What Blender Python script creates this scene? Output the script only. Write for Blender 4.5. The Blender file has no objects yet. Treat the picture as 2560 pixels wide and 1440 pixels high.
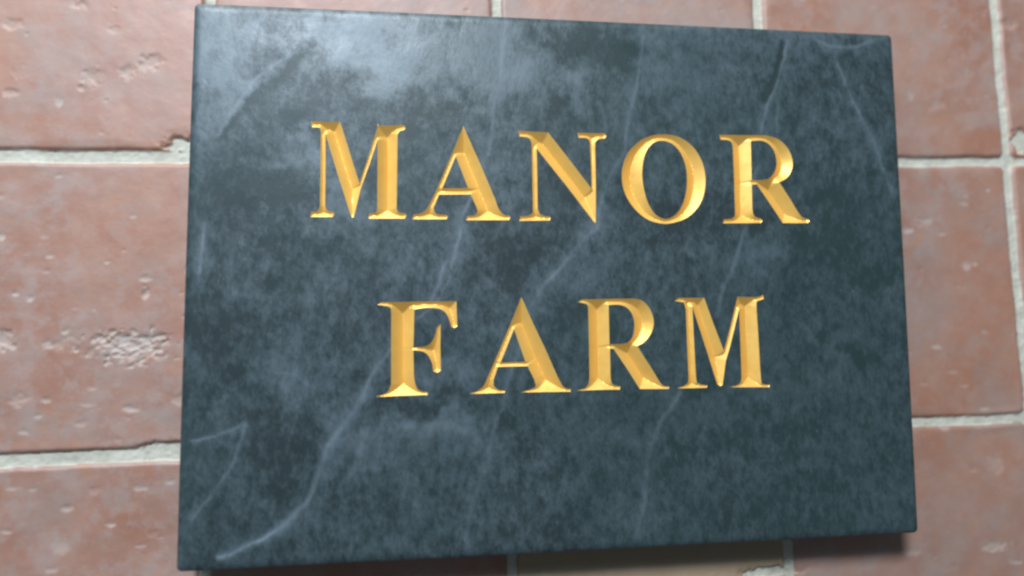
import bpy, math
import numpy as np
from mathutils import Matrix, Vector
from mathutils.geometry import delaunay_2d_cdt

# ------------------------------------------------------------------ measured layout (millimetres on the plaque / floor)
CFG = {'f': 1699.9169555714675,'R': [[0.99302,-0.010727,0.117456],[0.001034,0.996609,0.082278],[-0.11794,-0.081582,0.989664]],'C': [-0.07547,-0.0365,0.39405],'pitch': (166.3,164.88),'org': (-32.97,73.53),'ang': 0.01514,'H': 293.05}
LETTERS = {
'M1': [[(-139.94,84.54),(-133.32,84.38),(-124.98,84.72),(-124.82,84.44),(-124.71,84.37),(-124.6,84.29),(-124.44,84.01),(-124.17,83.35),(-123.74,82.1),(-123.1,80.12),(-122.29,77.53),(-121.37,74.54),(-120.4,71.4),(-119.45,68.3),(-118.58,65.47),(-117.77,62.9),(-116.99,60.4),(-116.22,57.95),(-115.46,55.53),(-114.7,53.11),(-113.93,50.66),(-112.31,56.07),(-110.55,61.89),(-108.79,67.74),(-107.15,73.2),(-105.75,77.88),(-104.73,81.35),(-104.18,83.34),(-104.01,84.11),(-104.09,84.07),(-104.3,83.63),(-104.51,83.18),(-104.6,83.14),(-99.07,83.19),(-90.64,83.84),(-90.46,83.67),(-90.27,83.49),(-90.07,83.32),(-89.89,83.15),(-89.75,82.97),(-89.64,82.79),(-89.59,82.59),(-89.57,82.38),(-89.58,82.17),(-89.62,81.97),(-89.67,81.77),(-89.74,81.6),(-89.83,81.45),(-89.95,81.32),(-90.09,81.2),(-90.24,81.09),(-90.39,80.98),(-90.53,80.86),(-90.85,80.8),(-91.16,80.76),(-91.48,80.71),(-91.8,80.65),(-92.09,80.55),(-92.37,80.4),(-92.62,80.17),(-92.85,79.89),(-93.07,79.57),(-93.28,79.23),(-93.49,78.89),(-93.7,78.57),(-93.85,62.45),(-94.12,37.36),(-93.98,37.03),(-93.86,36.67),(-93.73,36.32),(-93.59,35.99),(-93.43,35.69),(-93.23,35.46),(-92.99,35.29),(-92.72,35.19),(-92.42,35.13),(-92.12,35.08),(-91.81,35.04),(-91.51,34.97),(-89.74,34.74),(-89.58,34.55),(-89.4,34.36),(-89.22,34.17),(-89.06,33.98),(-88.94,33.77),(-88.9,33.54),(-88.94,33.29),(-89.06,33.02),(-89.21,32.74),(-89.39,32.45),(-89.58,32.16),(-89.73,31.87),(-99.34,31.76),(-109.19,31.65),(-108.62,34.51),(-108.04,34.57),(-107.43,34.59),(-106.82,34.62),(-106.24,34.67),(-105.72,34.78),(-105.31,34.96),(-105.03,35.23),(-104.84,35.58),(-104.73,35.98),(-104.65,36.4),(-104.56,36.83),(-104.45,37.23),(-104.45,74.96),(-108.79,61.12),(-113.33,47.91),(-116.85,32.32),(-117.71,31.91),(-118.55,33.55),(-125.27,54.74),(-132.13,77.3),(-132.0,61.65),(-131.93,38.36),(-131.8,37.99),(-131.68,37.61),(-131.56,37.22),(-131.43,36.85),(-131.28,36.52),(-131.09,36.23),(-130.85,36.01),(-130.59,35.84),(-130.29,35.7),(-129.99,35.57),(-129.69,35.45),(-129.4,35.31),(-128.05,35.18),(-127.89,35.0),(-127.72,34.84),(-127.54,34.68),(-127.38,34.5),(-127.27,34.31),(-127.22,34.09),(-127.26,33.84),(-127.37,33.56),(-127.52,33.26),(-127.7,32.95),(-127.87,32.64),(-128.02,32.34),(-133.67,32.22),(-139.5,32.21),(-138.96,35.04),(-138.42,35.09),(-137.86,35.11),(-137.3,35.12),(-136.76,35.17),(-136.27,35.28),(-135.86,35.48),(-135.55,35.79),(-135.31,36.18),(-135.12,36.64),(-134.96,37.13),(-134.79,37.62),(-134.6,38.08),(-134.62,59.58),(-134.71,79.52),(-134.81,79.75),(-134.9,80.0),(-134.99,80.25),(-135.09,80.49),(-135.19,80.7),(-135.31,80.87),(-135.44,80.99),(-135.58,81.07),(-135.73,81.12),(-135.88,81.16),(-136.04,81.2),(-136.18,81.25),(-139.32,81.27)]],
'A1': [[(-57.73,84.19),(-48.71,63.4),(-40.72,44.21),(-40.39,43.24),(-40.06,42.24),(-39.73,41.24),(-39.4,40.27),(-39.07,39.38),(-38.74,38.59),(-38.41,37.91),(-38.08,37.32),(-37.75,36.79),(-37.42,36.33),(-37.08,35.91),(-36.73,35.54),(-36.37,35.22),(-35.99,34.99),(-35.61,34.8),(-35.22,34.63),(-34.84,34.47),(-34.45,34.28),(-32.67,34.2),(-32.54,34.01),(-32.4,33.82),(-32.25,33.63),(-32.13,33.44),(-32.04,33.24),(-32.02,33.03),(-32.07,32.8),(-32.19,32.57),(-32.34,32.32),(-32.52,32.08),(-32.69,31.83),(-32.85,31.58),(-44.63,31.46),(-56.48,31.33),(-55.82,33.62),(-55.1,33.7),(-54.35,33.75),(-53.59,33.8),(-52.87,33.87),(-52.23,33.99),(-51.69,34.18),(-51.25,34.45),(-50.9,34.77),(-50.61,35.13),(-50.39,35.53),(-50.24,35.96),(-50.16,36.4),(-50.17,36.86),(-50.28,37.35),(-50.45,37.87),(-50.66,38.4),(-50.87,38.93),(-51.05,39.45),(-53.89,45.7),(-71.1,45.34),(-71.47,44.49),(-71.85,43.6),(-72.24,42.71),(-72.6,41.87),(-72.93,41.09),(-73.21,40.42),(-73.44,39.89),(-73.63,39.47),(-73.79,39.13),(-73.92,38.81),(-74.0,38.49),(-74.06,38.13),(-74.07,37.7),(-74.05,37.25),(-74.0,36.8),(-73.91,36.35),(-73.78,35.95),(-73.61,35.6),(-73.39,35.31),(-73.12,35.09),(-72.8,34.89),(-72.47,34.72),(-72.14,34.54),(-71.82,34.35),(-67.24,34.15),(-67.11,33.99),(-66.95,33.83),(-66.8,33.67),(-66.67,33.51),(-66.58,33.34),(-66.54,33.14),(-66.58,32.93),(-66.67,32.7),(-66.81,32.46),(-66.96,32.21),(-67.11,31.96),(-67.24,31.72),(-75.7,31.62),(-85.6,31.51),(-84.86,34.2),(-84.31,34.24),(-83.77,34.26),(-83.22,34.28),(-82.68,34.33),(-82.12,34.44),(-81.55,34.64),(-80.96,34.92),(-80.35,35.25),(-79.74,35.64),(-79.12,36.1),(-78.52,36.66),(-77.93,37.32),(-77.37,38.11),(-76.83,39.04),(-76.29,40.05),(-75.76,41.11),(-75.23,42.18),(-74.7,43.2),(-69.18,55.79),(-62.34,72.4)],[(-62.01,66.99),(-69.45,48.93),(-55.23,49.27)]],
'N1': [[(-26.8,82.32),(-18.1,81.91),(-10.14,81.83),(1.61,66.68),(14.2,50.09),(14.18,62.99),(13.88,76.32),(13.74,76.68),(13.62,77.06),(13.49,77.44),(13.36,77.8),(13.19,78.12),(12.98,78.39),(12.72,78.6),(12.41,78.76),(12.08,78.88),(11.73,78.99),(11.38,79.09),(11.05,79.21),(7.23,79.19),(6.77,81.99),(14.86,82.06),(22.34,82.11),(22.52,81.88),(22.74,81.65),(22.96,81.41),(23.15,81.18),(23.28,80.94),(23.32,80.69),(23.26,80.43),(23.12,80.16),(22.92,79.89),(22.7,79.61),(22.47,79.34),(22.27,79.06),(21.73,79.02),(21.18,78.99),(20.63,78.95),(20.1,78.91),(19.59,78.83),(19.14,78.69),(18.72,78.52),(18.33,78.32),(17.97,78.09),(17.65,77.82),(17.37,77.5),(17.15,77.12),(16.99,76.68),(16.91,76.16),(16.87,75.6),(16.85,75.01),(16.83,74.42),(16.79,73.86),(16.75,51.56),(16.23,30.54),(15.38,30.88),(-0.09,51.28),(-16.67,72.2),(-16.63,55.25),(-16.65,38.14),(-16.46,37.66),(-16.3,37.15),(-16.13,36.64),(-15.94,36.15),(-15.71,35.71),(-15.43,35.34),(-15.07,35.05),(-14.65,34.83),(-14.19,34.66),(-13.71,34.5),(-13.23,34.35),(-12.77,34.18),(-10.16,33.99),(-10.02,33.81),(-9.85,33.63),(-9.68,33.44),(-9.54,33.26),(-9.44,33.07),(-9.4,32.88),(-9.44,32.68),(-9.55,32.48),(-9.7,32.28),(-9.87,32.08),(-10.05,31.87),(-10.2,31.67),(-18.78,31.44),(-27.11,31.28),(-26.38,33.81),(-25.61,33.87),(-24.81,33.91),(-24.01,33.96),(-23.23,34.02),(-22.52,34.12),(-21.9,34.28),(-21.36,34.5),(-20.88,34.76),(-20.46,35.06),(-20.11,35.39),(-19.8,35.75),(-19.56,36.14),(-19.4,36.55),(-19.32,37.0),(-19.31,37.48),(-19.32,37.98),(-19.33,38.47),(-19.31,38.95),(-19.43,56.62),(-19.6,75.28),(-19.76,75.72),(-19.91,76.19),(-20.05,76.65),(-20.21,77.09),(-20.4,77.49),(-20.63,77.83),(-20.92,78.09),(-21.26,78.28),(-21.62,78.44),(-22.0,78.57),(-22.38,78.7),(-22.74,78.85),(-26.48,79.04)]],
'O1': [[(57.77,82.39),(59.11,82.34),(60.52,82.26),(61.97,82.12),(63.44,81.89),(64.89,81.55),(66.3,81.07),(67.7,80.43),(69.12,79.66),(70.53,78.77),(71.9,77.79),(73.18,76.73),(74.35,75.6),(75.41,74.39),(76.39,73.08),(77.29,71.69),(78.11,70.24),(78.83,68.76),(79.46,67.27),(79.99,65.75),(80.43,64.19),(80.77,62.59),(81.03,60.98),(81.21,59.37),(81.3,57.77),(81.32,56.17),(81.24,54.55),(81.09,52.93),(80.85,51.32),(80.54,49.76),(80.14,48.26),(79.67,46.81),(79.11,45.39),(78.47,44.02),(77.76,42.69),(76.98,41.41),(76.13,40.21),(75.19,39.05),(74.16,37.93),(73.06,36.87),(71.92,35.89),(70.76,34.99),(69.61,34.19),(68.46,33.52),(67.29,32.95),(66.11,32.46),(64.91,32.05),(63.7,31.7),(62.5,31.38),(61.3,31.08),(60.1,30.83),(58.91,30.63),(57.68,30.49),(56.42,30.45),(55.11,30.51),(53.72,30.67),(52.24,30.91),(50.73,31.24),(49.23,31.66),(47.77,32.17),(46.39,32.78),(45.09,33.5),(43.83,34.32),(42.62,35.23),(41.45,36.22),(40.32,37.29),(39.25,38.43),(38.2,39.66),(37.17,40.99),(36.19,42.4),(35.29,43.86),(34.48,45.34),(33.79,46.82),(33.22,48.33),(32.76,49.88),(32.4,51.46),(32.13,53.05),(31.94,54.61),(31.84,56.14),(31.82,57.63),(31.88,59.1),(32.03,60.56),(32.27,62.0),(32.59,63.42),(33.0,64.83),(33.5,66.23),(34.08,67.64),(34.76,69.03),(35.51,70.38),(36.34,71.68),(37.22,72.89),(38.2,74.05),(39.29,75.17),(40.45,76.22),(41.64,77.21),(42.83,78.1),(43.99,78.89),(45.11,79.55),(46.22,80.11),(47.33,80.58),(48.44,80.97),(49.57,81.31),(50.71,81.62),(51.85,81.88),(52.98,82.1),(54.13,82.26),(55.3,82.36),(56.51,82.4)],[(55.95,78.68),(57.01,78.63),(58.11,78.49),(59.24,78.24),(60.35,77.87),(61.43,77.39),(62.43,76.78),(63.38,76.04),(64.31,75.16),(65.19,74.15),(66.02,73.06),(66.78,71.89),(67.46,70.67),(68.05,69.38),(68.59,67.98),(69.05,66.52),(69.44,65.01),(69.76,63.47),(70.0,61.94),(70.16,60.4),(70.24,58.81),(70.24,57.2),(70.18,55.6),(70.07,54.01),(69.92,52.46),(69.72,50.94),(69.47,49.43),(69.17,47.93),(68.82,46.47),(68.4,45.06),(67.92,43.72),(67.38,42.42),(66.78,41.15),(66.12,39.93),(65.4,38.78),(64.62,37.73),(63.77,36.8),(62.84,35.95),(61.81,35.18),(60.71,34.49),(59.59,33.94),(58.48,33.54),(57.4,33.34),(56.34,33.32),(55.27,33.48),(54.2,33.79),(53.16,34.25),(52.16,34.85),(51.23,35.57),(50.35,36.45),(49.5,37.5),(48.7,38.69),(47.96,39.98),(47.28,41.33),(46.67,42.7),(46.13,44.12),(45.66,45.64),(45.25,47.22),(44.9,48.83),(44.61,50.45),(44.36,52.03),(44.15,53.59),(43.99,55.16),(43.89,56.72),(43.84,58.29),(43.86,59.86),(43.96,61.43),(44.13,63.05),(44.37,64.72),(44.68,66.4),(45.05,68.02),(45.49,69.55),(45.98,70.91),(46.54,72.14),(47.17,73.26),(47.85,74.28),(48.6,75.19),(49.38,76.0),(50.2,76.7),(51.06,77.3),(51.97,77.79),(52.93,78.17),(53.92,78.45),(54.93,78.61)]],
'R1': [[(90.66,83.03),(104.14,83.16),(118.73,83.46),(120.02,83.17),(121.33,82.93),(122.65,82.69),(123.94,82.4),(125.19,82.02),(126.37,81.49),(127.5,80.79),(128.6,79.97),(129.66,79.06),(130.65,78.07),(131.54,77.05),(132.32,76.02),(132.97,74.95),(133.52,73.81),(133.97,72.64),(134.33,71.46),(134.61,70.3),(134.79,69.2),(134.88,68.14),(134.87,67.1),(134.77,66.08),(134.59,65.1),(134.35,64.14),(134.04,63.21),(133.67,62.31),(133.22,61.42),(132.71,60.56),(132.13,59.75),(131.52,58.99),(130.88,58.32),(130.18,57.74),(129.43,57.26),(128.63,56.84),(127.82,56.45),(127.0,56.06),(126.2,55.64),(132.45,45.75),(133.19,44.48),(133.95,43.15),(134.71,41.82),(135.44,40.55),(136.13,39.4),(136.74,38.42),(137.25,37.63),(137.68,36.99),(138.06,36.46),(138.43,36.02),(138.83,35.64),(139.29,35.28),(139.83,34.97),(140.41,34.75),(141.02,34.58),(141.64,34.44),(142.27,34.31),(142.88,34.14),(143.05,33.97),(143.24,33.81),(143.44,33.65),(143.61,33.48),(143.73,33.3),(143.75,33.11),(143.68,32.91),(143.52,32.69),(143.31,32.46),(143.06,32.23),(142.82,32.0),(142.6,31.78),(134.87,31.62),(127.19,31.62),(120.02,42.62),(112.26,54.21),(109.2,53.94),(109.04,46.51),(109.02,45.24),(108.97,43.92),(108.93,42.61),(108.9,41.34),(108.91,40.18),(108.97,39.17),(109.07,38.33),(109.18,37.61),(109.34,36.99),(109.54,36.45),(109.82,35.97),(110.18,35.53),(110.66,35.16),(111.24,34.87),(111.89,34.65),(112.58,34.46),(113.27,34.26),(113.92,34.04),(114.07,33.83),(114.25,33.63),(114.42,33.42),(114.57,33.22),(114.67,33.01),(114.71,32.8),(114.66,32.59),(114.53,32.39),(114.37,32.18),(114.18,31.97),(113.98,31.76),(113.82,31.55),(102.05,31.28),(90.75,31.09),(91.59,33.43),(92.41,33.51),(93.26,33.57),(94.11,33.63),(94.92,33.71),(95.66,33.82),(96.28,33.99),(96.77,34.2),(97.17,34.44),(97.49,34.72),(97.75,35.04),(97.97,35.38),(98.16,35.76),(98.29,36.18),(98.36,36.64),(98.39,37.14),(98.39,37.66),(98.4,38.18),(98.42,38.68),(98.55,57.36),(98.54,76.55),(98.38,76.99),(98.23,77.44),(98.08,77.89),(97.92,78.32),(97.73,78.72),(97.5,79.05),(97.22,79.31),(96.9,79.51),(96.55,79.67),(96.19,79.81),(95.83,79.95),(95.48,80.11),(91.09,80.22)],[(109.66,79.8),(110.65,79.89),(111.66,80.02),(112.67,80.14),(113.66,80.23),(114.61,80.28),(115.51,80.24),(116.36,80.15),(117.16,80.02),(117.93,79.83),(118.66,79.58),(119.38,79.24),(120.07,78.79),(120.76,78.23),(121.44,77.56),(122.1,76.81),(122.71,75.98),(123.26,75.1),(123.72,74.17),(124.1,73.16),(124.41,72.05),(124.65,70.87),(124.83,69.69),(124.93,68.55),(124.97,67.5),(124.92,66.53),(124.81,65.61),(124.62,64.74),(124.36,63.89),(124.04,63.07),(123.65,62.27),(123.2,61.45),(122.68,60.63),(122.09,59.83),(121.44,59.09),(120.71,58.43),(119.92,57.9),(119.02,57.5),(117.98,57.21),(116.88,57.01),(115.77,56.87),(114.7,56.77),(113.74,56.67),(112.9,56.61),(112.12,56.6),(111.39,56.63),(110.68,56.67),(109.97,56.72),(109.24,56.74)]],
'F2': [[(-103.88,-14.94),(-102.39,-13.6),(-83.22,-13.36),(-61.93,-13.25),(-61.78,-20.17),(-61.5,-26.77),(-61.79,-26.93),(-62.08,-27.11),(-62.37,-27.29),(-62.66,-27.45),(-62.94,-27.57),(-63.21,-27.63),(-63.47,-27.61),(-63.72,-27.53),(-63.97,-27.41),(-64.21,-27.27),(-64.45,-27.13),(-64.69,-27.01),(-64.82,-26.57),(-64.93,-26.14),(-65.04,-25.72),(-65.17,-25.28),(-65.31,-24.82),(-65.47,-24.32),(-65.67,-23.77),(-65.87,-23.18),(-66.1,-22.55),(-66.35,-21.93),(-66.62,-21.34),(-66.91,-20.8),(-67.21,-20.31),(-67.54,-19.85),(-67.88,-19.41),(-68.25,-19.0),(-68.65,-18.62),(-69.08,-18.29),(-69.54,-17.99),(-70.0,-17.73),(-70.5,-17.5),(-71.05,-17.31),(-71.66,-17.14),(-72.36,-17.0),(-73.15,-16.88),(-74.03,-16.79),(-74.98,-16.72),(-75.97,-16.69),(-76.99,-16.68),(-78.01,-16.71),(-79.06,-16.78),(-80.13,-16.9),(-81.24,-17.04),(-82.35,-17.2),(-83.46,-17.37),(-84.56,-17.51),(-84.72,-27.9),(-85.02,-37.75),(-84.04,-37.75),(-83.04,-37.76),(-82.03,-37.78),(-81.06,-37.77),(-80.14,-37.72),(-79.32,-37.6),(-78.6,-37.43),(-77.96,-37.22),(-77.38,-36.97),(-76.85,-36.66),(-76.35,-36.28),(-75.86,-35.81),(-75.38,-35.23),(-74.93,-34.55),(-74.51,-33.79),(-74.12,-33.0),(-73.77,-32.22),(-73.47,-31.48),(-73.22,-30.78),(-73.03,-30.08),(-72.88,-29.4),(-72.74,-28.71),(-72.61,-28.03),(-72.46,-27.34),(-70.5,-25.6),(-70.65,-36.74),(-70.42,-50.42),(-70.75,-50.62),(-71.08,-50.83),(-71.42,-51.05),(-71.75,-51.25),(-72.08,-51.4),(-72.41,-51.47),(-72.75,-51.46),(-73.09,-51.37),(-73.43,-51.24),(-73.77,-51.08),(-74.11,-50.92),(-74.45,-50.79),(-74.54,-50.1),(-74.62,-49.41),(-74.69,-48.73),(-74.79,-48.04),(-74.91,-47.35),(-75.09,-46.67),(-75.32,-45.98),(-75.6,-45.26),(-75.92,-44.55),(-76.25,-43.86),(-76.6,-43.22),(-76.95,-42.66),(-77.29,-42.17),(-77.65,-41.74),(-78.01,-41.36),(-78.4,-41.03),(-78.8,-40.73),(-79.24,-40.46),(-79.71,-40.23),(-80.23,-40.05),(-80.77,-39.91),(-81.31,-39.79),(-81.84,-39.69),(-82.34,-39.6),(-82.81,-39.54),(-83.27,-39.5),(-83.71,-39.48),(-84.14,-39.47),(-84.57,-39.46),(-85.01,-39.44),(-84.83,-47.4),(-84.8,-48.58),(-84.78,-49.79),(-84.76,-51.0),(-84.72,-52.17),(-84.66,-53.28),(-84.57,-54.3),(-84.44,-55.21),(-84.28,-56.07),(-84.11,-56.86),(-83.9,-57.58),(-83.67,-58.24),(-83.41,-58.83),(-83.13,-59.34),(-82.83,-59.78),(-82.51,-60.15),(-82.15,-60.47),(-81.74,-60.75),(-81.26,-61.02),(-80.7,-61.24),(-80.06,-61.42),(-79.38,-61.56),(-78.66,-61.68),(-77.95,-61.81),(-77.26,-61.95),(-77.52,-63.19),(-91.74,-63.39),(-104.68,-63.69),(-104.0,-63.5),(-103.29,-63.31),(-102.59,-63.13),(-101.9,-62.94),(-101.26,-62.73),(-100.67,-62.49),(-100.13,-62.23),(-99.64,-61.96),(-99.19,-61.67),(-98.77,-61.35),(-98.39,-60.99),(-98.04,-60.57),(-97.75,-60.08),(-97.5,-59.53),(-97.29,-58.93),(-97.1,-58.31),(-96.91,-57.69),(-96.7,-57.09),(-96.77,-36.45),(-96.75,-19.11),(-96.82,-18.69),(-96.86,-18.26),(-96.9,-17.83),(-96.97,-17.41),(-97.07,-17.04),(-97.23,-16.71),(-97.47,-16.45),(-97.77,-16.25),(-98.11,-16.08),(-98.47,-15.93),(-98.83,-15.78),(-99.17,-15.61)]],
'A2': [[(-26.39,-11.09),(-20.14,-25.3),(-13.58,-39.35),(-7.05,-54.48),(-6.61,-55.33),(-6.16,-56.22),(-5.72,-57.12),(-5.27,-57.97),(-4.84,-58.73),(-4.43,-59.37),(-4.04,-59.87),(-3.67,-60.25),(-3.31,-60.55),(-2.95,-60.79),(-2.59,-60.99),(-2.2,-61.17),(-1.8,-61.32),(-1.38,-61.41),(-0.96,-61.46),(-0.53,-61.49),(-0.1,-61.52),(0.32,-61.57),(0.02,-63.02),(-13.03,-62.91),(-27.23,-62.86),(-26.41,-62.63),(-25.57,-62.4),(-24.72,-62.18),(-23.9,-61.95),(-23.12,-61.71),(-22.41,-61.46),(-21.73,-61.22),(-21.06,-60.99),(-20.44,-60.76),(-19.9,-60.49),(-19.46,-60.17),(-19.17,-59.77),(-19.06,-59.26),(-19.11,-58.67),(-19.28,-58.02),(-19.49,-57.35),(-19.71,-56.67),(-19.88,-56.02),(-23.36,-48.81),(-39.68,-48.92),(-42.08,-55.87),(-42.07,-56.39),(-42.09,-56.92),(-42.1,-57.46),(-42.1,-57.97),(-42.03,-58.47),(-41.88,-58.92),(-41.66,-59.35),(-41.37,-59.75),(-41.03,-60.13),(-40.64,-60.48),(-40.19,-60.79),(-39.7,-61.05),(-39.13,-61.26),(-38.49,-61.41),(-37.79,-61.52),(-37.06,-61.62),(-36.34,-61.71),(-35.64,-61.82),(-36.1,-62.95),(-45.0,-63.04),(-55.16,-63.1),(-54.48,-62.89),(-53.8,-62.69),(-53.11,-62.49),(-52.43,-62.27),(-51.77,-62.02),(-51.13,-61.71),(-50.5,-61.37),(-49.88,-61.01),(-49.28,-60.62),(-48.7,-60.18),(-48.14,-59.66),(-47.6,-59.04),(-47.11,-58.3),(-46.65,-57.44),(-46.21,-56.51),(-45.79,-55.55),(-45.36,-54.58),(-44.92,-53.64),(-38.62,-39.72),(-31.32,-22.92)],[(-30.63,-28.55),(-38.15,-46.58),(-24.67,-46.32)]],
'R2': [[(5.41,-13.93),(7.01,-12.53),(21.14,-12.15),(37.1,-12.05),(37.95,-12.24),(38.82,-12.38),(39.7,-12.52),(40.55,-12.71),(41.38,-12.99),(42.17,-13.39),(42.92,-13.95),(43.66,-14.61),(44.37,-15.36),(45.04,-16.18),(45.65,-17.04),(46.19,-17.91),(46.67,-18.82),(47.09,-19.8),(47.47,-20.83),(47.77,-21.86),(48.01,-22.87),(48.17,-23.83),(48.24,-24.74),(48.23,-25.63),(48.16,-26.5),(48.02,-27.35),(47.82,-28.19),(47.58,-29.02),(47.28,-29.84),(46.9,-30.67),(46.48,-31.48),(46.01,-32.26),(45.52,-33.01),(45.01,-33.7),(44.48,-34.34),(43.91,-34.95),(43.3,-35.52),(42.69,-36.04),(42.1,-36.52),(41.53,-36.95),(40.99,-37.31),(40.47,-37.61),(39.96,-37.85),(39.45,-38.08),(38.94,-38.31),(38.43,-38.56),(42.05,-44.44),(46.69,-51.75),(47.37,-52.9),(48.07,-54.1),(48.77,-55.31),(49.44,-56.46),(50.07,-57.49),(50.62,-58.34),(51.06,-58.98),(51.41,-59.47),(51.71,-59.84),(52.01,-60.13),(52.33,-60.37),(52.74,-60.61),(53.23,-60.82),(53.77,-60.96),(54.35,-61.06),(54.95,-61.14),(55.54,-61.22),(56.12,-61.32),(55.7,-62.48),(47.35,-62.42),(39.15,-62.27),(32.23,-51.06),(24.82,-39.94),(22.81,-39.78),(22.77,-46.05),(22.76,-47.84),(22.74,-49.71),(22.71,-51.59),(22.71,-53.37),(22.74,-54.95),(22.82,-56.24),(22.93,-57.21),(23.06,-57.92),(23.22,-58.44),(23.44,-58.83),(23.73,-59.16),(24.12,-59.5),(24.64,-59.81),(25.27,-60.03),(25.97,-60.2),(26.71,-60.33),(27.45,-60.47),(28.16,-60.63),(27.83,-62.34),(16.68,-62.32),(3.35,-62.53),(4.1,-62.37),(4.87,-62.23),(5.65,-62.09),(6.4,-61.94),(7.09,-61.75),(7.71,-61.51),(8.24,-61.22),(8.72,-60.9),(9.14,-60.55),(9.51,-60.15),(9.83,-59.72),(10.12,-59.25),(10.34,-58.72),(10.49,-58.14),(10.59,-57.51),(10.67,-56.86),(10.75,-56.21),(10.85,-55.59),(10.95,-36.63),(10.89,-16.34),(10.76,-16.12),(10.63,-15.89),(10.5,-15.65),(10.36,-15.43),(10.22,-15.24),(10.06,-15.07),(9.88,-14.94),(9.69,-14.85),(9.49,-14.78),(9.28,-14.72),(9.07,-14.67),(8.87,-14.6)],[(22.55,-15.59),(23.53,-15.55),(24.52,-15.49),(25.51,-15.43),(26.48,-15.39),(27.42,-15.4),(28.29,-15.47),(29.11,-15.59),(29.88,-15.75),(30.62,-15.96),(31.31,-16.21),(31.98,-16.52),(32.61,-16.9),(33.21,-17.35),(33.78,-17.87),(34.32,-18.44),(34.82,-19.07),(35.27,-19.74),(35.66,-20.45),(36.01,-21.22),(36.3,-22.04),(36.55,-22.92),(36.75,-23.82),(36.89,-24.73),(36.98,-25.64),(37.02,-26.57),(36.99,-27.55),(36.91,-28.55),(36.79,-29.52),(36.63,-30.44),(36.45,-31.27),(36.24,-32.03),(35.98,-32.73),(35.7,-33.38),(35.38,-33.97),(35.03,-34.51),(34.66,-35.0),(34.27,-35.44),(33.85,-35.81),(33.41,-36.13),(32.93,-36.4),(32.42,-36.64),(31.87,-36.85),(31.27,-37.02),(30.63,-37.14),(29.96,-37.22),(29.26,-37.28),(28.52,-37.32),(27.76,-37.36),(26.96,-37.39),(26.12,-37.4),(25.24,-37.39),(24.35,-37.38),(23.46,-37.36),(22.58,-37.36)]],
'M2': [[(60.84,-13.45),(63.06,-11.75),(70.48,-11.72),(78.09,-11.69),(82.91,-25.96),(88.7,-41.96),(93.37,-26.99),(97.91,-11.17),(103.56,-11.32),(104.65,-11.35),(105.78,-11.4),(106.91,-11.44),(108.0,-11.47),(109.01,-11.45),(109.9,-11.39),(110.64,-11.26),(111.27,-11.07),(111.81,-10.85),(112.31,-10.6),(112.82,-10.36),(113.36,-10.14),(113.62,-12.47),(109.34,-13.9),(109.02,-16.51),(109.55,-37.67),(109.62,-41.3),(109.69,-45.19),(109.75,-49.06),(109.83,-52.68),(109.92,-55.8),(110.04,-58.17),(110.16,-59.65),(110.26,-60.41),(110.39,-60.67),(110.56,-60.66),(110.82,-60.6),(111.19,-60.7),(111.7,-60.91),(112.34,-61.04),(113.05,-61.12),(113.81,-61.17),(114.58,-61.22),(115.29,-61.3),(114.83,-62.66),(102.98,-62.45),(91.41,-62.24),(92.12,-62.08),(92.85,-61.93),(93.58,-61.77),(94.29,-61.61),(94.95,-61.43),(95.53,-61.23),(96.04,-61.01),(96.5,-60.79),(96.9,-60.55),(97.26,-60.28),(97.57,-59.98),(97.84,-59.62),(98.05,-59.19),(98.19,-58.7),(98.28,-58.18),(98.35,-57.63),(98.42,-57.08),(98.51,-56.56),(98.57,-37.55),(98.58,-18.39),(92.68,-38.44),(89.7,-46.95),(87.18,-60.99),(85.57,-61.62),(84.04,-60.32),(78.39,-41.13),(71.01,-16.83),(71.35,-37.26),(71.43,-40.73),(71.49,-44.42),(71.56,-48.1),(71.63,-51.55),(71.73,-54.53),(71.87,-56.82),(72.02,-58.3),(72.15,-59.1),(72.3,-59.45),(72.52,-59.55),(72.84,-59.6),(73.29,-59.8),(73.92,-60.11),(74.69,-60.35),(75.56,-60.54),(76.48,-60.71),(77.4,-60.87),(78.28,-61.06),(77.74,-62.27),(69.77,-62.32),(60.62,-62.29),(61.27,-62.09),(61.94,-61.9),(62.6,-61.7),(63.25,-61.5),(63.86,-61.29),(64.42,-61.05),(64.94,-60.81),(65.43,-60.57),(65.88,-60.31),(66.29,-60.03),(66.64,-59.7),(66.93,-59.32),(67.13,-58.86),(67.24,-58.34),(67.3,-57.78),(67.34,-57.2),(67.37,-56.61),(67.43,-56.05),(67.17,-37.22),(67.05,-18.24),(66.04,-14.33)]],
}
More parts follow.
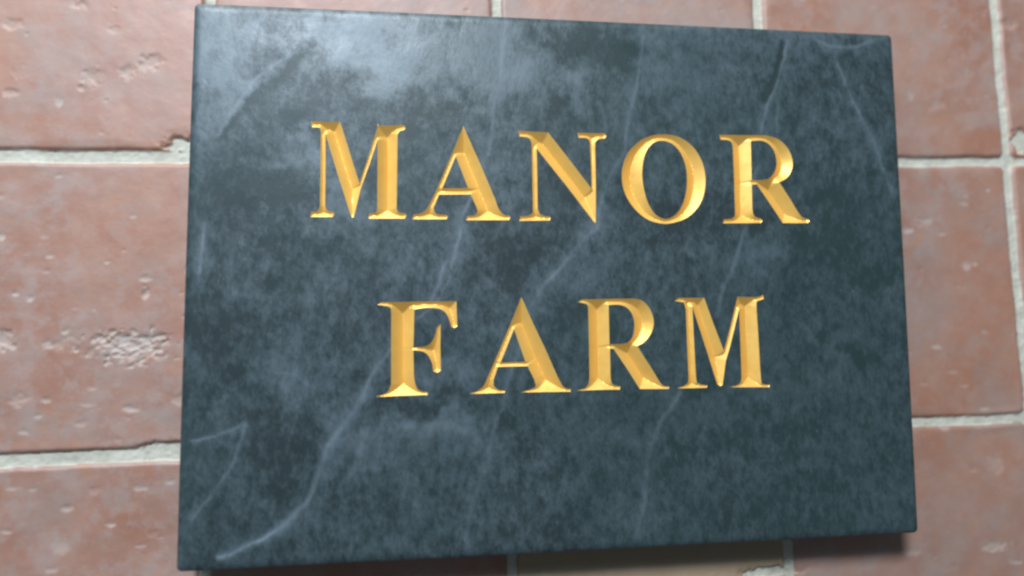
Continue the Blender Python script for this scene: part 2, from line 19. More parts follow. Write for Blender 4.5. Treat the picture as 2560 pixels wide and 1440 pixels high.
VEINS = [([(-33.97,143.85),(-34.99,132.1),(-36.53,113.45),(-39.32,104.12),(-41.21,93.72),(-41.76,81.14),(-45.21,68.56),(-48.6,60.58)],1.6,0.45),([(-48.6,60.58),(-54.25,40.31),(-57.58,33.59),(-60.26,20.28),(-63.14,9.26),(-68.13,6.61),(-71.18,-3.86),(-75.06,-11.45),(-79.35,-16.84)],1.5,0.7),([(-63.14,9.26),(-66.43,-1.68),(-70.77,-11.47),(-78.28,-19.0),(-84.68,-23.27)],0.5,0.55),([(-83.62,-22.2),(-97.33,-38.11),(-104.62,-48.6),(-110.37,-60.06),(-117.91,-74.5),(-129.02,-89.29)],1.3,0.6),([(-110.36,-62.16),(-118.93,-75.51),(-130.03,-89.67),(-133.51,-103.87),(-139.8,-116.84),(-150.22,-127.9)],2.4,0.6),([(-150.22,-127.9),(-160.41,-134.05),(-170.14,-138.59),(-176.91,-141.64),(-182.71,-142.55)],0.9,1.5),([(-144.71,-123.7),(-152.57,-129.8),(-162.37,-134.96),(-172.08,-139.49)],0.6,0.9),([(47.15,140.4),(43.12,123.51),(40.18,102.09),(36.34,90.23),(34.05,73.84),(26.26,59.78),(20.11,43.61),(16.31,27.63)],1.5,0.5),([(16.31,27.63),(6.99,18.52),(-4.57,5.02),(-15.93,-4.99),(-20.52,-14.91)],1.6,0.55),([(-20.52,-14.91),(-27.42,-36.73),(-35.34,-60.38),(-40.93,-77.36),(-46.48,-98.35),(-53.03,-119.04),(-58.44,-139.49)],2.0,0.33),([(134.96,140.59),(133.05,131.91),(126.71,113.38),(120.7,101.08),(116.81,85.36)],1.2,0.6),([(127.47,102.5),(125.47,85.59)],1.0,0.5),([(113.43,63.84),(106.16,35.48),(98.37,9.88),(88.9,-6.2),(86.73,-19.86)],1.8,0.42),([(62.23,-64.37),(50.23,-80.6),(42.86,-98.9),(40.46,-120.36),(34.95,-141.44)],2.2,0.35),([(166.58,128.33),(173.27,110.09),(182.44,90.77),(190.22,70.24),(196.69,49.78)],1.2,0.5),([(-144.15,125.19),(-158.73,115.64),(-169.0,107.47),(-178.0,92.82),(-184.9,80.59),(-191.19,71.09)],1.2,0.45),([(-196.78,-84.76),(-185.1,-82.66),(-176.33,-78.63),(-170.43,-76.74)],0.8,0.9),([(-170.41,-77.56),(-175.99,-94.42),(-185.4,-111.15),(-196.72,-123.62)],1.2,0.45),([(153.31,143.11),(163.28,138.58),(178.74,139.23),(192.06,145.55)],1.6,0.5),([(-193.35,27.77),(-194.63,15.07),(-195.9,2.46)],1.2,0.9),([(-119.85,-86.86),(-106.5,-82.46),(-87.77,-79.6),(-68.79,-79.23),(-53.88,-83.39),(-49.64,-89.84)],4.5,0.28),([(-111.63,-88.12),(-113.62,-96.31),(-116.64,-103.41)],3.0,0.3),([(-153.9,-49.94),(-145.78,-51.11),(-139.6,-56.41)],1.2,0.3),([(-142.06,127.54),(-156.49,106.81),(-168.79,96.42)],2.0,-0.4),([(-165.81,103.15),(-176.88,88.47),(-184.8,76.24),(-190.41,72.41)],1.0,-0.5),([(131.69,140.45),(128.34,121.96),(120.11,104.69)],1.3,-0.7),([(-36.49,47.29),(-39.67,65.28)],1,0.1)]
CLOUDS = [(-107.76,129.0,28.4,15.9,1.2),(-127.23,136.11,36.9,5.7,0.7),(-185.93,125.66,18.7,24.3,0.75),(-193.33,92.34,10.2,28.2,0.5),(-70.49,123.68,38.1,20.6,0.8),(6.33,104.5,11.2,8.4,0.9),(-139.11,63.14,15.8,12.0,0.8),(-119.92,37.22,12.7,10.9,0.8),(-18.74,118.77,13.8,18.6,0.8),(-41.46,117.9,18.2,25.3,0.4),(-92.16,-1.69,8.5,11.9,0.7),(-141.58,-60.52,22.5,12.4,0.4),(-66.59,-55.56,19.4,8.5,0.5),(-83.57,-83.68,31.8,7.9,0.45),(-111.55,-98.44,5.8,7.8,0.5),(6.65,0.57,20.5,15.6,0.4),(68.13,119.7,34.1,21.5,0.45),(83.44,142.01,49.7,4.9,0.4),(155.46,135.29,30.9,9.9,0.3),(-28.57,56.45,13.5,18.0,0.4),(20.8,23.14,13.8,13.6,0.4),(107.62,12.23,12.1,16.2,0.3),(-174.89,-5.93,16.2,10.5,0.35),(-49.84,-119.16,32.3,16.6,0.15),(-70.7,20.2,13.1,13.2,0.3),(-151.96,84.81,18.9,13.2,-0.5),(16.19,131.92,26.0,9.5,-0.8),(-3.04,96.05,9.2,13.9,-0.4),(-167.8,45.21,22.7,19.3,-0.5),(-182.54,-22.63,22.1,31.0,-0.35),(163.86,-38.78,11.2,5.5,-1.0),(183.18,-6.3,10.1,7.0,-0.5),(-37.93,11.57,24.5,13.2,-0.4),(-153.22,-91.05,24.2,16.2,-0.4),(10.71,-131.98,13.3,12.6,-0.1),(157.67,31.34,27.7,28.3,-0.35),(84.3,30.59,29.0,13.9,-0.35),(17.34,-30.59,18.2,8.8,-0.3),(108.21,-87.55,28.7,13.3,-0.3),(-49.91,-129.53,19.2,12.4,-0.3),(-81.47,-67.99,23.4,7.4,-0.5),(-10.66,47.7,13.6,18.1,-0.3),(116.03,-125.29,38.2,19.6,-0.2),(-88.06,88.9,10.9,13.5,-0.5),(-124.75,101.22,15.0,6.7,-0.3)]
PITS = [(-231.54,1.72,3.3,2.0,0.7,0.5),(-231.11,-5.57,2.3,3.5,1.7,0.7),(-290.44,-9.16,1.8,1.7,0.8,0.8),(-297.94,-6.98,2.0,1.3,0.7,0.7),(-305.98,24.49,2.0,2.0,0.8,0.9),(-281.34,13.71,2.0,1.1,0.4,0.7),(-251.96,10.53,1.7,0.9,0.4,0.6),(-238.93,36.67,1.9,1.6,0.4,0.4),(-209.6,6.2,1.9,2.7,1.0,0.9),(-271.57,-27.2,2.0,1.5,0.9,0.8),(-303.36,-31.63,8.3,6.4,2.2,0.7),(-280.33,-34.43,3.6,2.6,0.7,0.7),(-237.51,-69.43,4.5,1.9,0.9,0.8),(-280.1,-63.85,2.8,1.5,0.7,0.6),(-283.72,-72.22,2.0,1.1,0.5,0.6),(-293.4,-63.58,5.1,3.4,0.7,0.5),(-290.28,-80.47,2.8,1.7,0.5,0.6),(-262.57,-76.95,3.6,1.7,0.4,0.4),(-256.23,-57.93,2.4,1.3,0.3,0.4),(-259.95,-66.39,4.8,1.5,0.3,0.4),(-211.85,-65.23,4.6,3.0,0.5,0.5),(-267.83,-120.78,3.2,2.1,0.8,0.5),(-245.55,-130.38,3.0,1.2,0.8,0.8),(-297.71,-131.91,3.5,1.2,0.5,0.7),(-232.05,-111.64,4.5,1.5,0.5,0.7),(-294.84,-109.86,3.9,1.4,0.4,0.6),(-270.01,-140.28,3.9,4.5,0.4,0.5),(-216.81,-109.0,3.3,1.3,0.4,0.6),(-285.01,-110.82,2.4,0.8,0.3,0.5),(-230.06,-142.06,2.8,1.2,0.4,0.5),(-220.04,-138.33,2.4,0.8,0.3,0.5),(-273.44,-152.4,3.5,1.6,0.5,0.5),(-279.75,99.72,1.9,3.0,0.4,0.9),(-244.79,118.17,4.7,4.2,1.1,0.45),(-233.26,124.43,6.9,5.1,1.1,0.4),(-263.68,115.15,6.3,6.0,0.8,0.3),(-305.36,143.35,6.2,4.1,0.8,0.3),(-304.6,104.12,4.9,2.7,0.8,0.3),(-270.51,156.63,5.5,3.3,0.9,0.2),(-251.98,142.32,4.2,2.3,0.5,0.2),(-268.65,108.08,2.1,1.8,0.7,0.1),(-299.0,116.13,6.2,5.4,0.3,0.2),(-278.06,58.02,2.1,1.3,0.4,0.6),(224.67,32.61,3.9,2.6,0.9,0.9),(237.48,39.16,4.4,1.3,0.5,0.6),(246.59,30.23,3.3,1.3,0.4,0.5),(264.71,49.86,2.8,1.3,0.3,0.6),(265.64,55.1,1.7,1.1,0.3,0.5),(282.35,59.29,1.4,1.0,0.4,0.8),(263.25,9.76,3.4,2.3,0.5,0.7),(268.94,11.06,2.0,1.5,0.5,0.7),(231.58,120.08,2.5,4.2,0.3,0.4),(249.43,114.02,5.1,3.7,0.3,0.3),(305.33,171.67,7.1,3.3,0.9,0.3),(239.02,-41.32,3.8,2.0,0.6,0.7),(272.74,-32.34,2.8,1.5,0.2,0.4),(229.35,-64.3,3.2,1.2,0.3,0.4),(256.48,-66.02,3.3,1.0,0.3,0.5),(271.12,-164.39,9.2,3.4,0.7,0.7),(274.88,-114.69,6.1,7.3,0.4,0.4),(241.6,-91.66,4.9,2.0,0.5,0.7),(283.97,-174.61,4.4,1.4,0.4,0.6),(269.18,-80.45,3.9,1.2,0.3,0.6),(248.87,-57.18,4.4,1.2,0.3,0.4),(214.82,-165.44,5.3,2.3,0.5,0.4)]
ERODED = [(-237.6,-35.55,21.8,9.1,0.75),(-271.3,-34.1,8.1,5.4,0.2),(233.17,36.54,8.3,3.6,0.15)]
CHIPS = [(-214.73,77.07,8.2,3.7),(-215.26,-91.39,14.5,3.4),(309.36,93.02,6.4,8.0),(123.37,-173.24,15.0,3.2)]

THICK = 25.0
SC = bpy.context.scene
COL = SC.collection

# ------------------------------------------------------------------ camera
cam_d = bpy.data.cameras.new('camera')
cam_d.sensor_fit = 'HORIZONTAL'
cam_d.sensor_width = 36.0
cam_d.lens = 36.0 * CFG['f'] / 2560.0
cam_d.clip_start = 0.01
cam_d.clip_end = 50
cam_d.dof.use_dof = True
cam_d.dof.focus_distance = 0.378
cam_d.dof.aperture_fstop = 1.9
cam = bpy.data.objects.new('camera', cam_d)
COL.objects.link(cam)
Rm = Matrix(CFG['R']).transposed().to_4x4()
cam.matrix_world = Matrix.Translation(Vector(CFG['C'])) @ Rm
SC.camera = cam

# ------------------------------------------------------------------ light: one big window up and to the left, a dim room round it
world = bpy.data.worlds.new('World')
SC.world = world
world.use_nodes = True
bg = world.node_tree.nodes['Background']
bg.inputs[0].default_value = (0.62, 0.78, 0.9, 1)
bg.inputs[1].default_value = 0.14

def area(name, loc, target, sx, sy, power, col):
    l = bpy.data.lights.new(name, 'AREA')
    l.shape = 'RECTANGLE'; l.size = sx; l.size_y = sy; l.energy = power; l.color = col
    o = bpy.data.objects.new(name, l); COL.objects.link(o)
    o.location = loc
    o.rotation_euler = (Vector(target) - Vector(loc)).to_track_quat('-Z', 'Y').to_euler()
    return o
area('window_light', (-0.42, 1.16, 1.46), (0, 0, 0), 0.5, 0.36, 42, (0.90, 0.98, 1.0))
area('doorway_light', (-0.6, 1.3, 0.36), (0, 0, 0), 1.1, 0.6, 14, (0.92, 0.97, 1.0))
area('sky_window_light', (-0.42, 0.72, 1.05), (-.15, .12, 0), 0.5, 0.36, 6.6, (0.40, 0.62, 1.0))

SC.view_settings.view_transform = 'Standard'
SC.view_settings.look = 'None'
SC.view_settings.exposure = 0.0
SC.view_settings.gamma = 1.0
SC.view_settings.use_curve_mapping = False
SC.render.engine = 'CYCLES'
SC.cycles.pixel_filter_type = 'BLACKMAN_HARRIS'
SC.cycles.filter_width = 2.5
SC.cycles.caustics_reflective = False
SC.cycles.sample_clamp_indirect = 1.5

# ------------------------------------------------------------------ numpy helpers
def lattice(seed, n=256):
    return np.random.RandomState(seed).rand(n, n)

def vnoise(x, y, seed):
    g = lattice(seed)
    xi = np.floor(x).astype(int); yi = np.floor(y).astype(int)
    fx = x - xi; fy = y - yi
    fx = fx * fx * fx * (fx * (fx * 6 - 15) + 10); fy = fy * fy * fy * (fy * (fy * 6 - 15) + 10)
    a = g[xi % 256, yi % 256]; b = g[(xi + 1) % 256, yi % 256]
    c = g[xi % 256, (yi + 1) % 256]; d = g[(xi + 1) % 256, (yi + 1) % 256]
    return (a * (1 - fx) + b * fx) * (1 - fy) + (c * (1 - fx) + d * fx) * fy

def fbm(x, y, seed, octs=4):
    s = 0; amp = 1; tot = 0
    for o in range(octs):
        s = s + amp * vnoise(x * 2 ** o + 17.3 * o, y * 2 ** o + 9.1 * o, seed + o)
        tot += amp; amp *= 0.5
    return s / tot

def smooth(e0, e1, x):
    t = np.clip((x - e0) / (e1 - e0), 0, 1)
    return t * t * (3 - 2 * t)

def seg_dist(P, loops, closed=True):
    """distance of each point to the nearest segment of the polylines"""
    best = np.full(len(P), 1e9)
    for lp in loops:
        q = np.array(lp, float)
        n = len(q) if closed else len(q) - 1
        for i in range(n):
            a = q[i]; b = q[(i + 1) % len(q)]
            ab = b - a; L2 = (ab ** 2).sum()
            if L2 < 1e-9:
                continue
            t = np.clip(((P - a) @ ab) / L2, 0, 1)
            d = np.hypot(P[:, 0] - a[0] - t * ab[0], P[:, 1] - a[1] - t * ab[1])
            best = np.minimum(best, d)
    return best

def inside(P, loops):
    c = np.zeros(len(P), bool)
    for lp in loops:
        q = np.array(lp, float)
        for i in range(len(q)):
            x1, y1 = q[i]; x2, y2 = q[(i + 1) % len(q)]
            if y1 == y2:
                continue
            m = (y1 > P[:, 1]) != (y2 > P[:, 1])
            xs = x1 + (P[:, 1] - y1) * (x2 - x1) / (y2 - y1)
            c ^= m & (P[:, 0] < xs)
    return c

def resample(lp, step):
    out = []
    for i in range(len(lp)):
        a = np.array(lp[i], float); b = np.array(lp[(i + 1) % len(lp)], float)
        n = max(1, int(round(np.linalg.norm(b - a) / step)))
        for k in range(n):
            out.append(tuple(a + (b - a) * k / n))
    return out

def cdt(points, loops):
    """constrained triangulation of loops + loose points -> verts, tris over the convex hull"""
    vs = []; es = []
    for lp in loops:
        s = len(vs)
        vs += [Vector(p) for p in lp]
        es += [(s + i, s + (i + 1) % len(lp)) for i in range(len(lp))]
    vs += [Vector((float(p[0]), float(p[1]))) for p in points]
    r = delaunay_2d_cdt(vs, es, [], 0, 1e-5)
    V = np.array([(v.x, v.y) for v in r[0]]); Tr = np.array(r[2])
    return V, Tr

def mesh_np(name, V, F, mats, smooth_shade=False, attrs=None, parent=None, mat_idx=None):
    """V in millimetres; F an (n,3) or (n,4) int array"""
    me = bpy.data.meshes.new(name)
    V = np.asarray(V, dtype=np.float32) * 0.001
    F = np.asarray(F, dtype=np.int32)
    k = F.shape[1]
    me.vertices.add(len(V)); me.vertices.foreach_set('co', V.ravel())
    me.loops.add(F.size); me.loops.foreach_set('vertex_index', F.ravel())
    me.polygons.add(len(F))
    me.polygons.foreach_set('loop_start', np.arange(0, F.size, k, dtype=np.int32))
    me.polygons.foreach_set('use_smooth', np.full(len(F), smooth_shade, dtype=bool))
    for m in mats:
        me.materials.append(m)
    if mat_idx is not None:
        me.polygons.foreach_set('material_index', np.asarray(mat_idx, dtype=np.int32))
    me.update(calc_edges=True)
    for an, av in (attrs or {}).items():
        a = me.attributes.new(an, 'FLOAT', 'POINT')
        a.data.foreach_set('value', np.asarray(av, dtype=np.float32))
    me.validate()
    o = bpy.data.objects.new(name, me)
    COL.objects.link(o)
    if parent:
        o.parent = parent
    return o

# ------------------------------------------------------------------ node helpers
class NT:
    def __init__(s, name):
        s.m = bpy.data.materials.new(name); s.m.use_nodes = True
        s.t = s.m.node_tree; s.n = s.t.nodes; s.n.clear()
        s.out = s.n.new('ShaderNodeOutputMaterial')
        s.b = s.n.new('ShaderNodeBsdfPrincipled')
        s.t.links.new(s.b.outputs[0], s.out.inputs[0])
        s.tc = s.n.new('ShaderNodeTexCoord').outputs['Object']
    def link(s, a, b): s.t.links.new(a, b)
    def put(s, sock, v):
        if hasattr(v, 'is_linked') or isinstance(v, bpy.types.NodeSocket): s.link(v, sock)
        else: sock.default_value = v
    def attr(s, name):
        a = s.n.new('ShaderNodeAttribute'); a.attribute_name = name; return a.outputs['Fac']
    def mapping(s, scale=(1, 1, 1), rot=(0, 0, 0)):
        m = s.n.new('ShaderNodeMapping'); m.inputs['Scale'].default_value = scale; m.inputs['Rotation'].default_value = rot
        s.link(s.tc, m.inputs[0]); return m.outputs[0]
    def noise(s, scale, detail=6, rough=0.6, vec=None, dist=0.0):
        a = s.n.new('ShaderNodeTexNoise'); a.inputs['Scale'].default_value = scale
        a.inputs['Detail'].default_value = detail; a.inputs['Roughness'].default_value = rough
        a.inputs['Distortion'].default_value = dist
        s.link(vec or s.tc, a.inputs['Vector']); return a.outputs[0]
    def math(s, op, a, b=0.0, c=0.0, clamp=False):
        m = s.n.new('ShaderNodeMath'); m.operation = op; m.use_clamp = clamp
        s.put(m.inputs[0], a); s.put(m.inputs[1], b); s.put(m.inputs[2], c); return m.outputs[0]
    def rng(s, v, a, b, c=0.0, d=1.0):
        m = s.n.new('ShaderNodeMapRange'); m.interpolation_type = 'SMOOTHSTEP'
        s.put(m.inputs[0], v)
        for i, x in enumerate((a, b, c, d)): m.inputs[i + 1].default_value = x
        return m.outputs[0]
    def mix(s, f, a, b, mode='MIX'):
        m = s.n.new('ShaderNodeMix'); m.data_type = 'RGBA'; m.blend_type = mode
        s.put(m.inputs[0], f); s.put(m.inputs[6], a); s.put(m.inputs[7], b); return m.outputs[2]
    def bump(s, h, dist, strength=1.0, normal=None):
        b = s.n.new('ShaderNodeBump'); b.inputs['Distance'].default_value = dist; b.inputs['Strength'].default_value = strength
        s.link(h, b.inputs['Height'])
        if normal: s.link(normal, b.inputs['Normal'])
        return b.outputs[0]
    def set(s, **k):
        for n, v in k.items(): s.put(s.b.inputs[n.replace('_', ' ')], v)

# ------------------------------------------------------------------ materials
def mat_slate():
    M = NT('slate')
    n1 = M.noise(42, 8, 0.66)                       # mottling
    n2 = M.noise(230, 7, 0.74, M.mapping((1, 0.6, 1), (0, 0, 0.45)))
    n3 = M.noise(9, 4, 0.5)
    pale = M.attr('pale')
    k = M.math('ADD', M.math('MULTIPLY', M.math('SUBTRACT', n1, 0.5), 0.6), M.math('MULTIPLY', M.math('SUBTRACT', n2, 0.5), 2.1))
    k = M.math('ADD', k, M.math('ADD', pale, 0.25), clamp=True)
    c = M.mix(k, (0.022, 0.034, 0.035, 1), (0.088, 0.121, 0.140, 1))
    c = M.mix(M.rng(n3, .42, .6, 0, .3), c, (0.023, 0.049, 0.047, 1), 'MIX')
    c = M.mix(M.math('MULTIPLY', M.attr('vein'), 1.0, clamp=True), c, (0.25, 0.30, 0.34, 1))
    sp = M.rng(M.noise(300, 2, .5), .72, .8, 0, .18)
    c = M.mix(sp, c, (.2, .24, .26, 1))
    r = M.rng(n1, .3, .7, .36, .47)
    nm = M.bump(M.noise(18, 3, .5), 0.0022, .35)
    nm = M.bump(n2, 0.00035, .5, nm)
    M.set(Base_Color=c, Roughness=r, Normal=nm, IOR=1.5, Specular_IOR_Level=M.rng(k, 0.0, .8, .34, .62))
    return M.m

def mat_slate_side():
    M = NT('slate_edge')
    n = M.noise(60, 6, .6, M.mapping((1, 1, 5)))
    c = M.mix(n, (.02, .028, .033, 1), (.055, .07, .08, 1))
    M.set(Base_Color=c, Roughness=.5, Normal=M.bump(n, .0005, .5))
    return M.m

def mat_gold():
    M = NT('gold_leaf')
    n = M.noise(220, 5, .6)
    n2 = M.noise(45, 4, .5)
    c = M.mix(n2, (0.98, 0.53, 0.10, 1), (1.0, 0.62, 0.17, 1))
    M.set(Base_Color=c, Metallic=.4, Roughness=M.rng(n, .3, .7, .34, .44), Normal=M.bump(M.noise(120, 2, .4), .0002, .25))
    return M.m

def mat_tile():
    M = NT('clay_tile_and_mortar')
    tone = M.attr('tone'); tan = M.attr('tan'); mort = M.attr('mortar'); pale = M.attr('pale')
    n1 = M.noise(14, 7, .65); n2 = M.noise(60, 8, .7); n3 = M.noise(5, 3, .5); n4 = M.noise(420, 5, .7)
    c = M.mix(M.rng(n1, .35, .65), (.31, .138, .09, 1), (.355, .20, .15, 1))
    c = M.mix(M.rng(n2, .44, .62, 0, .55), c, (.35, .26, .23, 1))
    c = M.mix(M.rng(n3, .45, .62, 0, .45), c, (.38, .17, .10, 1))
    c = M.mix(tone, c, (.30, .24, .215, 1))
    c = M.mix(M.rng(M.noise(38, 6, .7, M.mapping((.7, 1, 1), (0, 0, .6))), .5, .7, 0, .38), c, (.27, .23, .205, 1))
    c = M.mix(M.rng(M.noise(55, 6, .65), .55, .7, 0, .5), c, (.40, .20, .12, 1))
    c = M.mix(M.rng(n4, .62, .78, 0, .35), c, (.45, .34, .29, 1))
    c = M.mix(tan, c, M.mix(n2, (.30, .20, .12, 1), (.42, .31, .2, 1)))
    c = M.mix(pale, c, (.46, .38, .33, 1))
    mc = M.mix(M.rng(n2, .3, .7), (.43, .40, .32, 1), (.60, .565, .47, 1))
    c = M.mix(mort, c, mc)
    rough = M.math('ADD', M.rng(n2, .3, .7, .46, .58), M.math('MULTIPLY', M.math('MAXIMUM', mort, pale), .3))
    nm = M.bump(M.noise(60, 4, .5), .0009, .22)
    nm = M.bump(n4, .0003, .25, nm)
    M.set(Base_Color=c, Roughness=rough, Normal=nm, IOR=1.5, Specular_IOR_Level=.6)
    return M.m

# ------------------------------------------------------------------ the floor: red clay tiles in a pale mortar bed
def build_floor():
    step = .75
    def axis(a, b, lim):
        return np.concatenate([np.arange(-lim, a, 4.0), np.arange(a, b, step), np.arange(b, lim, 4.0)])
    xs = axis(-420, 345, 860); ys = axis(-262, 262, 800)
    X, Y = np.meshgrid(xs, ys, indexing='ij')
    ca, sa = math.cos(CFG['ang']), math.sin(CFG['ang'])
    U = ca * X + sa * Y - CFG['org'][0]; Vv = -sa * X + ca * Y - CFG['org'][1]
    px, py = CFG['pitch']
    wob = (fbm(X / 34., Y / 34., 3, 3) - .5) * 2.2; wob2 = (fbm(X / 34., Y / 34., 8, 3) - .5) * 2.2
    wf = (fbm(X / 4., Y / 4., 21, 3) - .5) * 1.3
    iu = np.floor(U / px).astype(int); iv = np.floor(Vv / py).astype(int)
    du = np.abs((U + wob + px / 2) % px - px / 2); dv = np.abs((Vv + wob2 + py / 2) % py - py / 2)
    # half widths of the joints: wider on the left than on the right
    hw_v = 2.9 + .0 * X
    hw_h = 3.6 - .9 * smooth(100, 260, X)
    e = np.minimum(du - hw_v, dv - hw_h) + wf * .3        # distance inwards from the tile's edge
    # rounded tile corners
    cu, cv = du - hw_v - 4, dv - hw_h - 4
    corner = (cu < 0) & (cv < 0)
    e = np.where(corner, 4 - np.hypot(cu, cv) + wf * .3, e)
    for cx, cy, rx, ry in CHIPS:
        q = np.hypot((X - cx) / rx, (Y - cy) / ry) + (fbm(X / 3., Y / 3., 31, 3) - .5) * .9
        e = np.minimum(e, (q - 1) * min(rx, ry))
    mort = smooth(.25, -.25, e)
    r = 2.4
    edge = np.where(e < r, -(r - np.sqrt(np.clip(r * r - (r - np.clip(e, 0, r)) ** 2, 0, None))), 0)
    rough = fbm(X / 2.2, Y / 2.2, 41, 3)
    und = (fbm(X / 45., Y / 45., 51, 3) - .5) * 1.3 + (fbm(X / 9., Y / 9., 55, 3) - .5) * .28
    rs = np.random.RandomState(5)
    tl = rs.rand(64, 64)
    ztile = edge + und * smooth(0, 6, e) + (tl[iu % 64, iv % 64] - .5) * .8
    zm = -2.0 + (rough - .5) * .8 + (fbm(X / 12., Y / 12., 61, 2) - .5) * .7
    Z = np.where(e > 0, np.maximum(ztile, -2.6), 0)
    Z = Z * (1 - mort) + zm * mort
    pale = np.zeros_like(Z)
    rn = fbm(X / 2.5, Y / 2.5, 71, 3) - .5
    def pit(cx, cy, rx, ry, d, s):
        nonlocal Z, pale
        m = (np.abs(X - cx) < rx * 2.2) & (np.abs(Y - cy) < ry * 2.2)
        q = np.hypot((X[m] - cx) / rx, (Y[m] - cy) / ry) + rn[m] * 1.1
        w = smooth(1.15, .35, q) * (1 - mort[m])
        Z[m] -= d * w
        pale[m] = np.maximum(pale[m], .7 * s * smooth(1.35, .5, q))
    for p_ in PITS:
        pit(*p_[:4], p_[4] * .6, p_[5])
    # a scatter of small pinholes over every tile
    for i in range(520):
        cx, cy = rs.uniform(-440, 380), rs.uniform(-270, 270)
        rr = rs.uniform(.5, 1.5) * (1.6 if rs.rand() < .12 else 1)
        pit(cx, cy, rr * rs.uniform(1, 1.9), rr, rs.uniform(.08, .3), rs.uniform(0, .25))
    for cx, cy, rx, ry, d in ERODED:
        m = (np.abs(X - cx) < rx * 1.8) & (np.abs(Y - cy) < ry * 1.8)
        q = np.hypot((X[m] - cx) / rx, (Y[m] - cy) / ry) + rn[m] * 1.3
        w = smooth(1.1, .6, q)
        hole = fbm(X[m] / 3.8, Y[m] / 2.4, 81, 4)
        Z[m] -= d * w * (.5 + 1.5 * smooth(.42, .68, hole))
        pale[m] = np.maximum(pale[m], w * min(1, d + .2) * (.25 + .6 * smooth(.35, .6, hole)))
    tone = np.clip(rs.rand(64, 64)[iu % 64, iv % 64] * .35 + (fbm(X / 40., Y / 40., 91, 4) - .5) * 1.3, 0, .7)
    tan = ((iu == 0) & (iv == -2)).astype(float) * smooth(-.2, .2, e)
    n, m_ = X.shape
    idx = np.arange(n * m_).reshape(n, m_)
    F = np.stack([idx[:-1, :-1].ravel(), idx[1:, :-1].ravel(), idx[1:, 1:].ravel(), idx[:-1, 1:].ravel()], 1)
    P = np.stack([X.ravel(), Y.ravel(), Z.ravel()], 1)
    o = mesh_np('floor', P, F, [mat_tile()], True, {'tone': tone.ravel(), 'tan': tan.ravel(), 'mortar': mort.ravel(), 'pale': pale.ravel()})
    o['kind'] = 'structure'
    return o
build_floor()

# ------------------------------------------------------------------ the plaque
W, H, R_ARRIS, R_COR = 400.0, CFG['H'], 4.6, 2.4
ARRIS_DROP = 1.7
Z0 = 1.0                                                    # rests on the highest points of the tiles
ZT = THICK
root = bpy.data.objects.new('name_plaque', None)
COL.objects.link(root)
root.empty_display_size = .05
root['label'] = 'dark veined slate name plaque with gilded carved letters, lying on red clay tiles'
root['category'] = 'plaque'
root.location = (0, 0, Z0 * .001)

def outline(inset, step=2.0):
    r = 2.6 - .22 * inset
    w, h = W / 2 - inset, H / 2 - inset
    pts = []
    for cx, cy, a0 in ((w - r, h - r, 0), (-w + r, h - r, 90), (-w + r, -h + r, 180), (w - r, -h + r, 270)):
        for k in range(7):
            a = math.radians(a0 + 15 * k)
            pts.append((cx + r * math.cos(a), cy + r * math.sin(a)))
    return pts
CORNERS = ((-202.0, 148.2), (203.0, 148.4), (201.7, -147.0), (-203.0, -149.2))   # sawn a little out of square
def square_off(p):
    u = p[0] / W + .5; v = .5 - p[1] / H
    c = np.array(CORNERS)
    q = (c[0] * (1 - u) + c[1] * u) * (1 - v) + (c[3] * (1 - u) + c[2] * u) * v
    q[0] += .3 * (2 * u - 1) * 4 * v * (1 - v)          # sides a hair convex
    q[1] += .3 * (1 - 2 * v) * 4 * u * (1 - u)
    return tuple(q)
def ring(inset):
    base = outline(0)
    ins = outline(inset)
    out = []
    for i in range(len(base)):
        a, b = np.array(base[i]), np.array(base[(i + 1) % len(base)])
        c, d = np.array(ins[i]), np.array(ins[(i + 1) % len(ins)])
        n = max(1, int(round(np.linalg.norm(b - a) / 1.5)))
        for k in range(n):
            out.append(square_off(c + (d - c) * k / n))
    return out

loops_all = {k: [resample(lp, 1.2) for lp in v] for k, v in LETTERS.items()}
flat = [lp for v in loops_all.values() for lp in v]

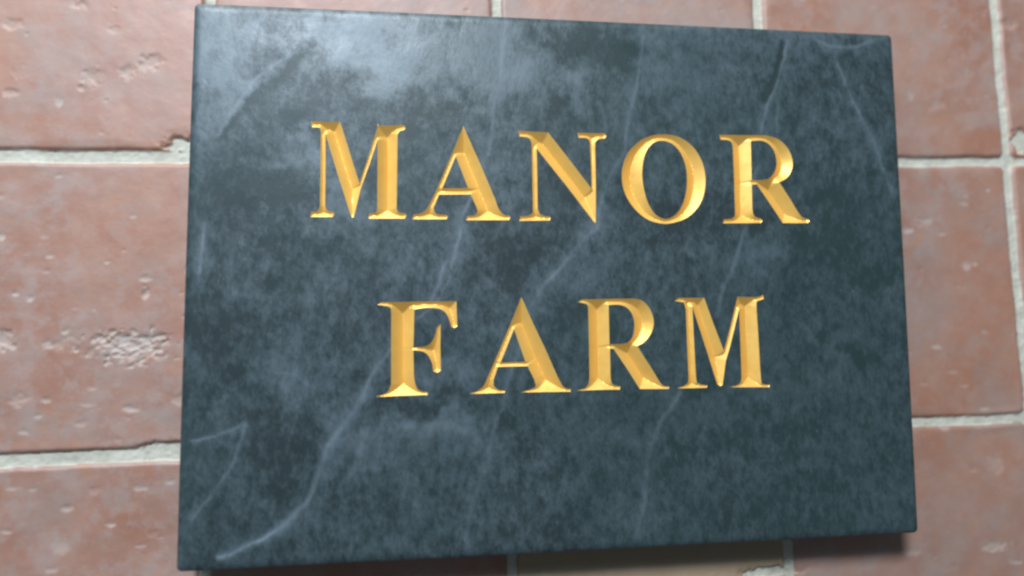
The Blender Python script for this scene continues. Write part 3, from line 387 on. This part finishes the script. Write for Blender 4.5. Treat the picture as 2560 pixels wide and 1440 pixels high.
def build_slab():
    top = ring(R_ARRIS)
    st = .9
    gx = np.arange(-W / 2 + 4, W / 2 - 3.5, st); gy = np.arange(-H / 2 + 4, H / 2 - 3.5, st)
    rs = np.random.RandomState(2)
    G = np.stack(np.meshgrid(gx, gy, indexing='ij'), -1).reshape(-1, 2) + rs.uniform(-.2, .2, (len(gx) * len(gy), 2))
    keep = np.ones(len(G), bool)
    for k, v in loops_all.items():
        q = np.array(v[0]); lo = q.min(0) - 1; hi = q.max(0) + 1
        m = np.where(((G > lo) & (G < hi)).all(1))[0]
        d = seg_dist(G[m], v); ins = inside(G[m], v)
        keep[m[(d < .35) | ins]] = False
    G = G[keep]
    G = G[inside(G, [top])]
    edge_m = (np.abs(G[:, 0]) > W / 2 - 9) | (np.abs(G[:, 1]) > H / 2 - 9)
    dk = np.full(len(G), 9.0); dk[edge_m] = seg_dist(G[edge_m], [top])
    G = G[dk > .4]
    V, Tr = cdt(G, [top] + flat)
    cen = V[Tr].mean(1)
    kill = np.zeros(len(Tr), bool)
    for k, v in loops_all.items():
        q = np.array(v[0]); lo = q.min(0); hi = q.max(0)
        m = np.where(((cen > lo) & (cen < hi)).all(1))[0]
        kill[m[inside(cen[m], v)]] = True
    Tr = Tr[~kill]
    nt = len(V)
    V3 = np.c_[V, np.full(nt, ZT - Z0)]
    n = len(top)
    # the first n vertices of the triangulation are the outer ring
    rings = [np.arange(n)]
    verts = [V3]
    base = nt
    for k in range(1, 7):
        a = math.radians(15 * k)
        rr = ring(R_ARRIS * (1 - math.sin(a)))
        z = ZT - Z0 - ARRIS_DROP * (1 - math.cos(a))
        verts.append(np.c_[np.array(rr), np.full(n, z)])
        rings.append(base + np.arange(n)); base += n
    verts.append(np.c_[np.array(ring(0)), np.full(n, 0.0)])
    rings.append(base + np.arange(n)); base += n
    verts.append(np.array([[0, 0, 0.0]])); cidx = base
    F = [Tr]
    for a, b in zip(rings[:-1], rings[1:]):
        a2, b2 = np.roll(a, -1), np.roll(b, -1)
        F.append(np.stack([a, b, b2], 1)); F.append(np.stack([a, b2, a2], 1))
    l = rings[-1]
    F.append(np.stack([np.full(n, cidx), np.roll(l, -1), l], 1))
    Vall = np.concatenate(verts); Fall = np.concatenate(F)
    x, y = Vall[:, 0], Vall[:, 1]
    P = Vall[:, :2] + np.stack([fbm(x / 14., y / 14., 101, 4) - .5, fbm(x / 14., y / 14., 111, 4) - .5], 1) * 3.0
    P2 = Vall[:, :2] + np.stack([fbm(x / 16., y / 16., 121, 4) - .5, fbm(x / 16., y / 16., 131, 4) - .5], 1) * 42.0
    vein = np.zeros(len(Vall)); dark = np.zeros(len(Vall)); pale = np.zeros(len(Vall))
    var = fbm(x / 10., y / 10., 141, 3)
    for pl, w, s in VEINS:
        d = seg_dist(P, [pl], closed=False)
        if s > 0:
            f = np.exp(-(d / (w * .6)) ** 2) * s * (.5 + .7 * smooth(.3, .7, var)) * .38
            vein = np.maximum(vein, f)
            pale += np.exp(-(d / (w * 2.6)) ** 2) * s * .3
        else:
            pale += np.exp(-(d / (w * 1.5)) ** 2) * s
    for cx, cy, rx, ry, s in CLOUDS:  # pale and dark slate patches; top-left ones also paint in window sheen
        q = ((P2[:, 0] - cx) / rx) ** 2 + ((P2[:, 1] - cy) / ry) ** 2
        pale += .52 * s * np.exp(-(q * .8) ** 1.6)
    for cc in range(3):
        pale += (fbm(x / (40. / 2 ** cc) , y / (40. / 2 ** cc), 151 + cc, 4) - .5) * (.08, .12, .14)[cc]
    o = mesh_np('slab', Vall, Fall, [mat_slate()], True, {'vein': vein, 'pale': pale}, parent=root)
    # keep the ground top face crisp against the rounded arris
    return o
build_slab()

GOLD = mat_gold()
NAMES = [('M1', 'gilded letter M at the start of the upper line'), ('A1', 'gilded letter A in the upper line'), ('N1', 'gilded letter N in the upper line'),
         ('O1', 'gilded letter O in the upper line'), ('R1', 'gilded letter R at the end of the upper line'), ('F2', 'gilded letter F at the start of the lower line'),
         ('A2', 'gilded letter A in the lower line'), ('R2', 'gilded letter R in the lower line'), ('M2', 'gilded letter M at the end of the lower line')]
SLOPE = .72
def build_letter(key, label):
    v = loops_all[key]
    q = np.array(v[0]); lo = q.min(0); hi = q.max(0)
    st = .42
    G = np.stack(np.meshgrid(np.arange(lo[0], hi[0], st), np.arange(lo[1], hi[1], st), indexing='ij'), -1).reshape(-1, 2)
    G = G[inside(G, v)]
    d = seg_dist(G, v)
    G = G[d > .22]
    V, Tr = cdt(G, v)
    cen = V[Tr].mean(1)
    Tr = Tr[inside(cen, v)]
    dd = seg_dist(V, v)
    nz = (fbm(V[:, 0] / 2.5, V[:, 1] / 2.5, 201, 2) - .5) * .02 * smooth(.2, 1.2, dd)
    z = ZT - Z0 - dd * SLOPE + nz
    o = mesh_np('letter', np.c_[V, z], Tr, [GOLD], False, parent=root)
    o['label'] = label
    return o
for k, lb in NAMES:
    build_letter(k, lb)
